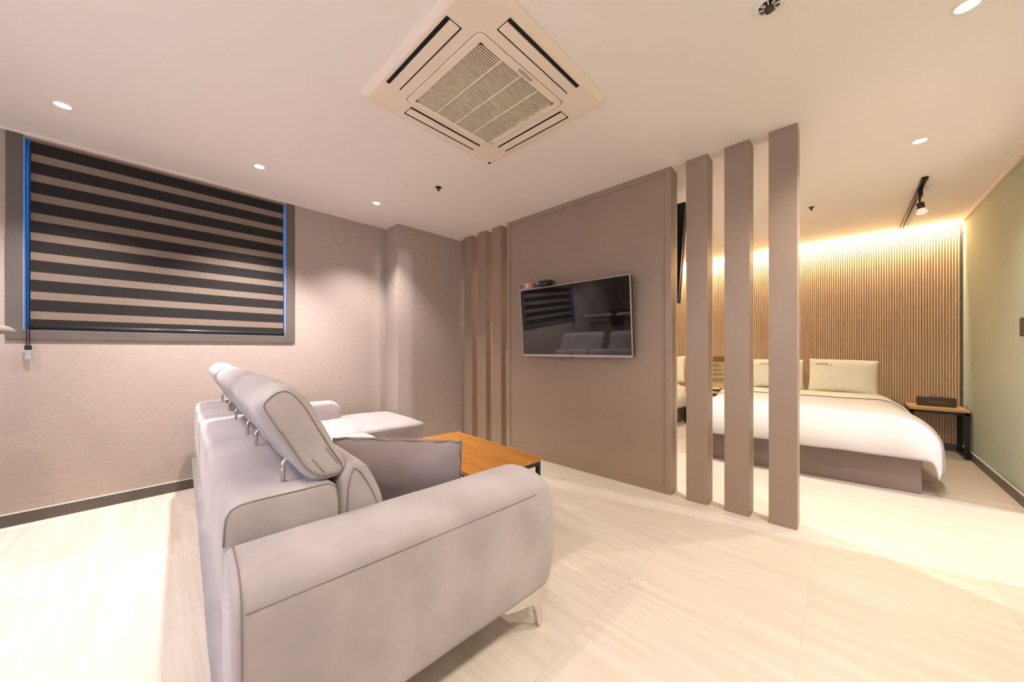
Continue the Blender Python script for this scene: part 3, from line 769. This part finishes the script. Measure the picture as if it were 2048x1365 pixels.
# ------------------------------------------------------------------ beds
def bed(loc, rz, w_, l_, label, side='dark'):
    b = thing('bed', label, 'bed', loc, rz)
    box('bed_base', -w_ / 2, w_ / 2, 0, l_, .0, .275, M_bed, b, .006)
    softbox('mattress', -w_ / 2 + .01, w_ / 2 - .01, .01, l_, .275, .50, .05, M_white, b, .0, .0)
    return b
def duvet(loc, rz, W0, T0, L_, top, hangx, hangy, label, seed=0, y_head=1.42):
    """origin: foot centre of bed; +y towards head"""
    nu, nv = 84, 84; dmax = 0
    tot_x = W0 + hangx; tot_y = L_ + hangy
    steps = 60; maxL = 1.0; tab = [(0, 0)]; ds = maxL / steps; o_ = d_ = 0
    for k in range(steps):
        sdist = (k + .5) * ds
        ang = math.radians(min(86, 4 + 235 * sdist))
        o_ += math.cos(ang) * ds; d_ += math.sin(ang) * ds; tab.append((o_, d_))
    def drape(L):
        f = L / ds; i = min(int(f), steps - 1); t = f - i
        return tuple(a + (b - a) * t for a, b in zip(tab[i], tab[i + 1]))
    def P(s, t, off=0):
        a = max(0, abs(s) - W0); b = max(0, -t); sg = 1 if s > 0 else -1
        L = math.hypot(a, b); x_, y_, z_ = max(-W0, min(W0, s)), max(t, 0) + T0, top
        if L > 0:
            Le = (a ** 5 + b ** 5) ** .2; oo, dd = drape(Le); x_ += sg * oo * a / L; y_ -= oo * b / L; z_ -= dd
            ripple = .012 * math.sin(s * 9 + seed) * (b / L) + .016 * math.sin(t * 8 + seed) * (a / L)
            x_ += sg * ripple * (a / L) * min(1, L * 3); y_ -= ripple * (b / L) * min(1, L * 3)
        z_ += .010 * math.exp(-((t - .2) / .25) ** 2) + .006 * noise.noise(Vector((s * 4 + seed, t * 4, 0)))
        z_ += off
        return Vector((x_, y_, max(z_, .012)))
    def sheet(s0, s1, t0, t1, off, name, parent, m, thick=.02):
        bm = bmesh.new(); Gt = []; Gb = []
        for i in range(nu + 1):
            s = s0 + (s1 - s0) * i / nu; ct_ = []; cb = []
            for j in range(nv + 1):
                t = t0 + (t1 - t0) * j / nv
                p = P(s, t, off); e = 1e-3
                nrm = (P(s + e, t, off) - p).cross(P(s, t + e, off) - p)
                nrm = nrm.normalized() if nrm.length > 0 else Vector((0, 0, 1))
                if nrm.z < -.2: nrm = -nrm
                edge = min(i, nu - i, j, nv - j); puff = min(1, edge / 3) ** .5
                ct_.append(bm.verts.new(p + nrm * thick * .5 * puff)); cb.append(bm.verts.new(p - nrm * thick * .5 * puff) if edge else ct_[-1])
            Gt.append(ct_); Gb.append(cb)
        for i in range(nu):
            for j in range(nv):
                bm.faces.new((Gt[i][j], Gt[i + 1][j], Gt[i + 1][j + 1], Gt[i][j + 1]))
                f = (Gb[i][j], Gb[i][j + 1], Gb[i + 1][j + 1], Gb[i + 1][j])
                if len(set(f)) == 4 and not all(q in (Gt[i][j], Gt[i + 1][j], Gt[i + 1][j + 1], Gt[i][j + 1]) for q in f):
                    try: bm.faces.new(f)
                    except ValueError: pass
        return link(name, bm_mesh(bm), m, parent, True)
    d0 = sheet(-W0 - hangx, W0 + hangx, -hangy, y_head, 0, 'duvet', None, M_white)
    d0.location = loc; d0.rotation_euler = (0, 0, rz)
    f0 = sheet(-W0 - hangx * .82, W0 + hangx * .82, y_head - .42, y_head + .02, .022, 'folded_edge', d0, M_cream, .018)
    tag(d0, label, 'duvet')
    return d0
br = math.radians(2.9)
bed((-.325, 3.905, 0), br, 1.455, 1.90, 'low platform bed with grey brown base on the right, before the slat wall')
duvet((-.325, 3.905, 0), br, .615, .10, 1.9, .552, .53, .40, 'white duvet hanging over the foot of the right bed')
bed((-2.52, 3.93, 0), 0, 1.48, 1.90, 'far left platform bed glimpsed through the partition gap')
duvet((-2.52, 3.93, 0), 0, .62, .10, 1.9, .552, .42, .40, 'white duvet on the far left bed behind the partition', 4)
def hotel_pillow(w_, h_, loc, rot, label, seed, grp, tx=-.42, tz=.66, ts=.037):
    o, P, rim, W_, H_ = pillow('pillow', w_, h_, .17, M_cream, seed, label, 'pillow', loc, rot, grp, .035, .35, .006)
    def stick(me, x0, z0, m, name):
        for v in me.vertices:
            X_, Z_ = x0 + v.co.x, z0 + v.co.y
            u = X_ / (W_ / 2); vv = (Z_ - H_ / 2) / (H_ / 2)
            p = P(u, vv, -1); v.co = Vector((X_, p.y - .0035, Z_))
        link(name, me, m, o)
    bm = None
    me = text_mesh('HOTEL', ts, 0, 1.05); wtx = max(v.co.x for v in me.vertices)
    stick(me, tx * W_ / 2 * 1.0 - .0, tz * H_, M_ink, 'lettering')
    me = text_mesh('J', ts * 1.05, 0, 1.0, .1); stick(me, tx * W_ / 2 + wtx + .012, tz * H_ - .004, M_red, 'lettering')
    return o
lean = math.radians(-14)
gp = 'bed pillows against the slat wall'
hotel_pillow(.58, .39, (-.045, 5.45, .572), (lean, math.radians(2.5), math.radians(2)), 'cream pillow lettered HOTEL J, rightmost on the right bed', 1, gp, -.80, .77, .037)
hotel_pillow(.58, .38, (-.655, 5.47, .572), (lean, math.radians(-1), math.radians(3)), 'cream pillow lettered HOTEL J, left one on the right bed', 2, gp, -.50, .77, .037)
hotel_pillow(.62, .39, (-2.02, 5.46, .572), (lean, math.radians(-3), math.radians(-3)), 'cream pillow on the far left bed, next to the narrow partition gap', 5, gp, -.80, .72)
hotel_pillow(.62, .39, (-2.72, 5.47, .572), (lean, 0, 0), 'cream pillow on the far side of the far left bed', 6, gp, -.80, .72)

# ------------------------------------------------------------------ night tables
def night_table(x0, x1, y0, y1, z_, label):
    t = thing('night_table', label, 'night table', ((x0 + x1) / 2, (y0 + y1) / 2, 0), group='night tables')
    hx, hy_ = (x1 - x0) / 2, (y1 - y0) / 2; q = .03
    box('tabletop', -hx, hx, -hy_, hy_, z_ - .025, z_, M_shelf, t, .0015)
    boxes('apron', [(-hx, hx, -hy_, -hy_ + q, z_ - .05, z_ - .025), (-hx, hx, hy_ - q, hy_, z_ - .05, z_ - .025),
                    (-hx, -hx + q, -hy_, hy_, z_ - .05, z_ - .025), (hx - q, hx, -hy_, hy_, z_ - .05, z_ - .025)], M_black, t)
    for a in (-hx, hx - q): box('stretcher', a, a + q, -hy_ + q, hy_ - q, .0, .03, M_black, t)
    for a in (-1, 1):
        for b_ in (-1, 1):
            cx4, cy4 = a * (hx - q / 2), b_ * (hy_ - q / 2)
            box('leg', cx4 - q / 2, cx4 + q / 2, cy4 - q / 2, cy4 + q / 2, 0, z_ - .05, M_black, t)
    return t
night_table(.475, .860, 5.475, 5.842, .476, 'oak topped night table with black legs in the right corner')
night_table(-1.72, -1.20, 5.475, 5.842, .476, 'oak topped night table with black legs between the two beds')
tb = thing('tissue_box', 'dark brown HOTEL J tissue box on the right night table', 'tissue box', (.672, 5.70, .476), 0)
box('box_body', -.130, .130, -.06, .06, 0, .092, M_brnbx, tb, .003)
me = text_mesh('HOTEL J', .034, .0004, 1.15); o = link('lettering', me, M_gold, tb); o.location = (-.058, -.0608, .036); o.rotation_euler = (PI / 2, 0, 0)
bm = bmesh.new()
for k, (cx5, sc_) in enumerate(((-.022, 1.0), (.030, .9))):
    g = []
    for i in range(9):
        a = PI * i / 8; g.append([bm.verts.new((cx5 - .032 * math.cos(a) * sc_, -.018 + .018 * j + .006 * math.sin(a * 3 + j), .091 + .030 * math.sin(a) * sc_ * (1 - .25 * j))) for j in range(3)])
    for i in range(8):
        for j in range(2): bm.faces.new((g[i][j], g[i + 1][j], g[i + 1][j + 1], g[i][j + 1]))
bmesh.ops.solidify(bm, geom=list(bm.faces), thickness=.002)
link('tissue', bm_mesh(bm), M_tissue, tb, True)
# information stand and telephone on the left night table
card = thing('information_card', 'printed beige information card standing on the middle night table', 'card', (-1.36, 5.835, .476), rot=(math.radians(-1.5), 0, 0))
box('card_sheet', -.14, .14, -.004, .0, 0, .395, M_paper, card)
box('card_header', -.14, .14, -.004, .0, .395, .505, M_shelf, card)
random.seed(5)
z_ = .375
for blk in ((3, .0), (2, .03), (3, .03), (4, .03)):
    bm = bmesh.new()
    for li in range(blk[0]):
        x_ = -.125 + (.035 if li else 0)
        while x_ < .09 - random.random() * .08:
            wl = .012 + random.random() * .022; addbox(bm, x_, x_ + wl, -.0050, -.0041, z_ - .008, z_); x_ += wl + .006
        z_ -= .0175
    z_ -= .022
    link('printed_text', bm_mesh(bm), M_ink, card)
bm = bmesh.new()
for li in range(4):
    x_ = -.125
    while x_ < .11:
        wl = .008 + random.random() * .016; addbox(bm, x_, x_ + wl, -.0050, -.0041, .470 - li * .02, .484 - li * .02); x_ += wl + .005
link('printed_heading', bm_mesh(bm), M_ink, card)
ph = thing('telephone', 'dark telephone with curly cord on the middle night table', 'telephone', (-1.37, 5.63, .476))
box('phone_base', -.085, .085, -.08, .08, 0, .035, M_plblk, ph, .008)
softbox('handset', -.095, -.045, -.085, .085, .038, .068, .012, mat('grey_green_plastic', (.12, .15, .10, 1), .4), ph, 0, 0, 0, 4, 6)
tube('cord', [(-.09 + .009 * math.cos(t * 1.3) + .004 * t * .45, -.09 + .009 * math.sin(t * 1.3), .012 + .0 * t) for t in range(46)], .0025, M_black, ph, 5)
box('keypad', -.03, .07, -.06, .06, .035, .038, M_whti, ph)
nb = box('note_pad', -1.28, -1.17, 5.58, 5.74, .476, .492, M_whti); tag(nb, 'white notepad beside the telephone on the middle night table', 'notepad')

# ------------------------------------------------------------------ desk and high-back chairs behind the sofa (seen at the left edge and in the screen)
def office_chair(loc, rz, label):
    """faces -x; backrest at +x side"""
    t = thing('office_chair', label, 'chair', loc, rz, 'high back chairs at the desk')
    softbox('seat', -.26, .24, -.225, .225, .42, .52, .04, M_leath, t, .003, .02)
    S = []
    for k in range(13):
        f = k / 12; z2 = .50 + .56 * f; hw = .245 - .035 * f; xx = .16 + .06 * f; tck = .045 - .010 * f
        S.append([(xx + tck * math.cos(a) * (1), hw * (abs(math.sin(a)) ** .6) * (1 if math.sin(a) >= 0 else -1), z2 - (.02 if k == 0 else 0)) for a in [2 * PI * q / 28 for q in range(28)]])
    loft('backrest', S, M_leath, t, .002, 6, 2)
    # winged headrest: arched cushion with a flat underside and pointed ends
    S = []
    for k in range(29):
        v = -1 + 2 * k / 28; y_ = .30 * v; c = max(.12, min(1, (1 - abs(v)) / .13) ** .8 * (1 - .25 * max(0, .85 - abs(v)))); zc = 1.163
        th = .060 * max(.22, c ** .6)
        S.append([(.315 + th * math.cos(a), y_, zc + (.040 * c if math.sin(a) > 0 else .012 * max(.5, c)) * math.sin(a)) for a in [2 * PI * q / 22 for q in range(22)]])
    loft('headrest', S, M_leath, t, .001, 6, 3)
    S = []
    for k in range(17):
        v = -1 + 2 * k / 16; c = max(.25, (1 - abs(v) ** 4) ** .5)
        S.append([(.300 + .045 * c * math.cos(a), .155 * v, 1.124 + .020 * c * math.sin(a)) for a in [2 * PI * q / 20 for q in range(20)]])
    loft('neck_bolster', S, M_leath, t, .001, 6, 5)
    for sy_ in (-1, 1):
        tube('armrest', [(.22, sy_ * .235, .62), (.1, sy_ * .25, .66), (-.15, sy_ * .25, .66)], [.016, .020, .016], M_plblk, t, 12)
        tube('armrest_support', [(.05, sy_ * .20, .45), (.05, sy_ * .25, .50), (.05, sy_ * .25, .65)], .012, M_plblk, t, 10)
    tube('gas_lift', [(0, 0, .08), (0, 0, .43)], .025, M_chrome, t, 16)
    for k in range(5):
        a = 2 * PI * k / 5 + .3
        lg = tube('base_spoke', [(0, 0, .095), (.22 * math.cos(a), .22 * math.sin(a), .065)], [.024, .014], M_plblk, t, 8)
        tube('caster', [(  .22 * math.cos(a) - .018 * math.sin(a),   .22 * math.sin(a) + .018 * math.cos(a), .030), (  .22 * math.cos(a) + .018 * math.sin(a),   .22 * math.sin(a) - .018 * math.cos(a), .030)], .029, M_plblk, lg, 16)
    return t
office_chair((-3.18, -.868, 0), PI / 2, 'grey beige leather high back desk chair whose headrest tip shows at the left picture edge')
office_chair((-2.52, -.84, 0), PI / 2 - .06, 'grey beige leather high back desk chair further from the window wall, out of the photo')
dk = thing('desk', 'dark computer desk behind the high back chairs, out of the photo', 'desk', (-2.86, -1.55, 0))
box('desktop', -.75, .75, -.30, .30, .71, .74, M_frame, dk, .003)
for x_ in (-.74, .72): box('side_panel', x_, x_ + .02, -.28, .28, 0, .71, M_frame, dk)
for i, x_ in enumerate((-3.22, -2.55)):
    mo = thing('monitor', ('black computer monitor on the desk, nearer the window wall', 'black computer monitor on the desk, further from the window wall')[i], 'monitor', (x_, -1.68, .74), group='desk monitors')
    box('monitor_panel', -.29, .29, -.012, .012, .12, .47, M_plblk, mo, .004); box('screen', -.28, .28, .012, .014, .13, .46, M_screen, mo)
    tube('monitor_neck', [(0, -.02, .01), (0, -.02, .22)], .014, M_black, mo); box('monitor_foot', -.11, .11, -.09, .08, 0, .010, M_black, mo, .002)
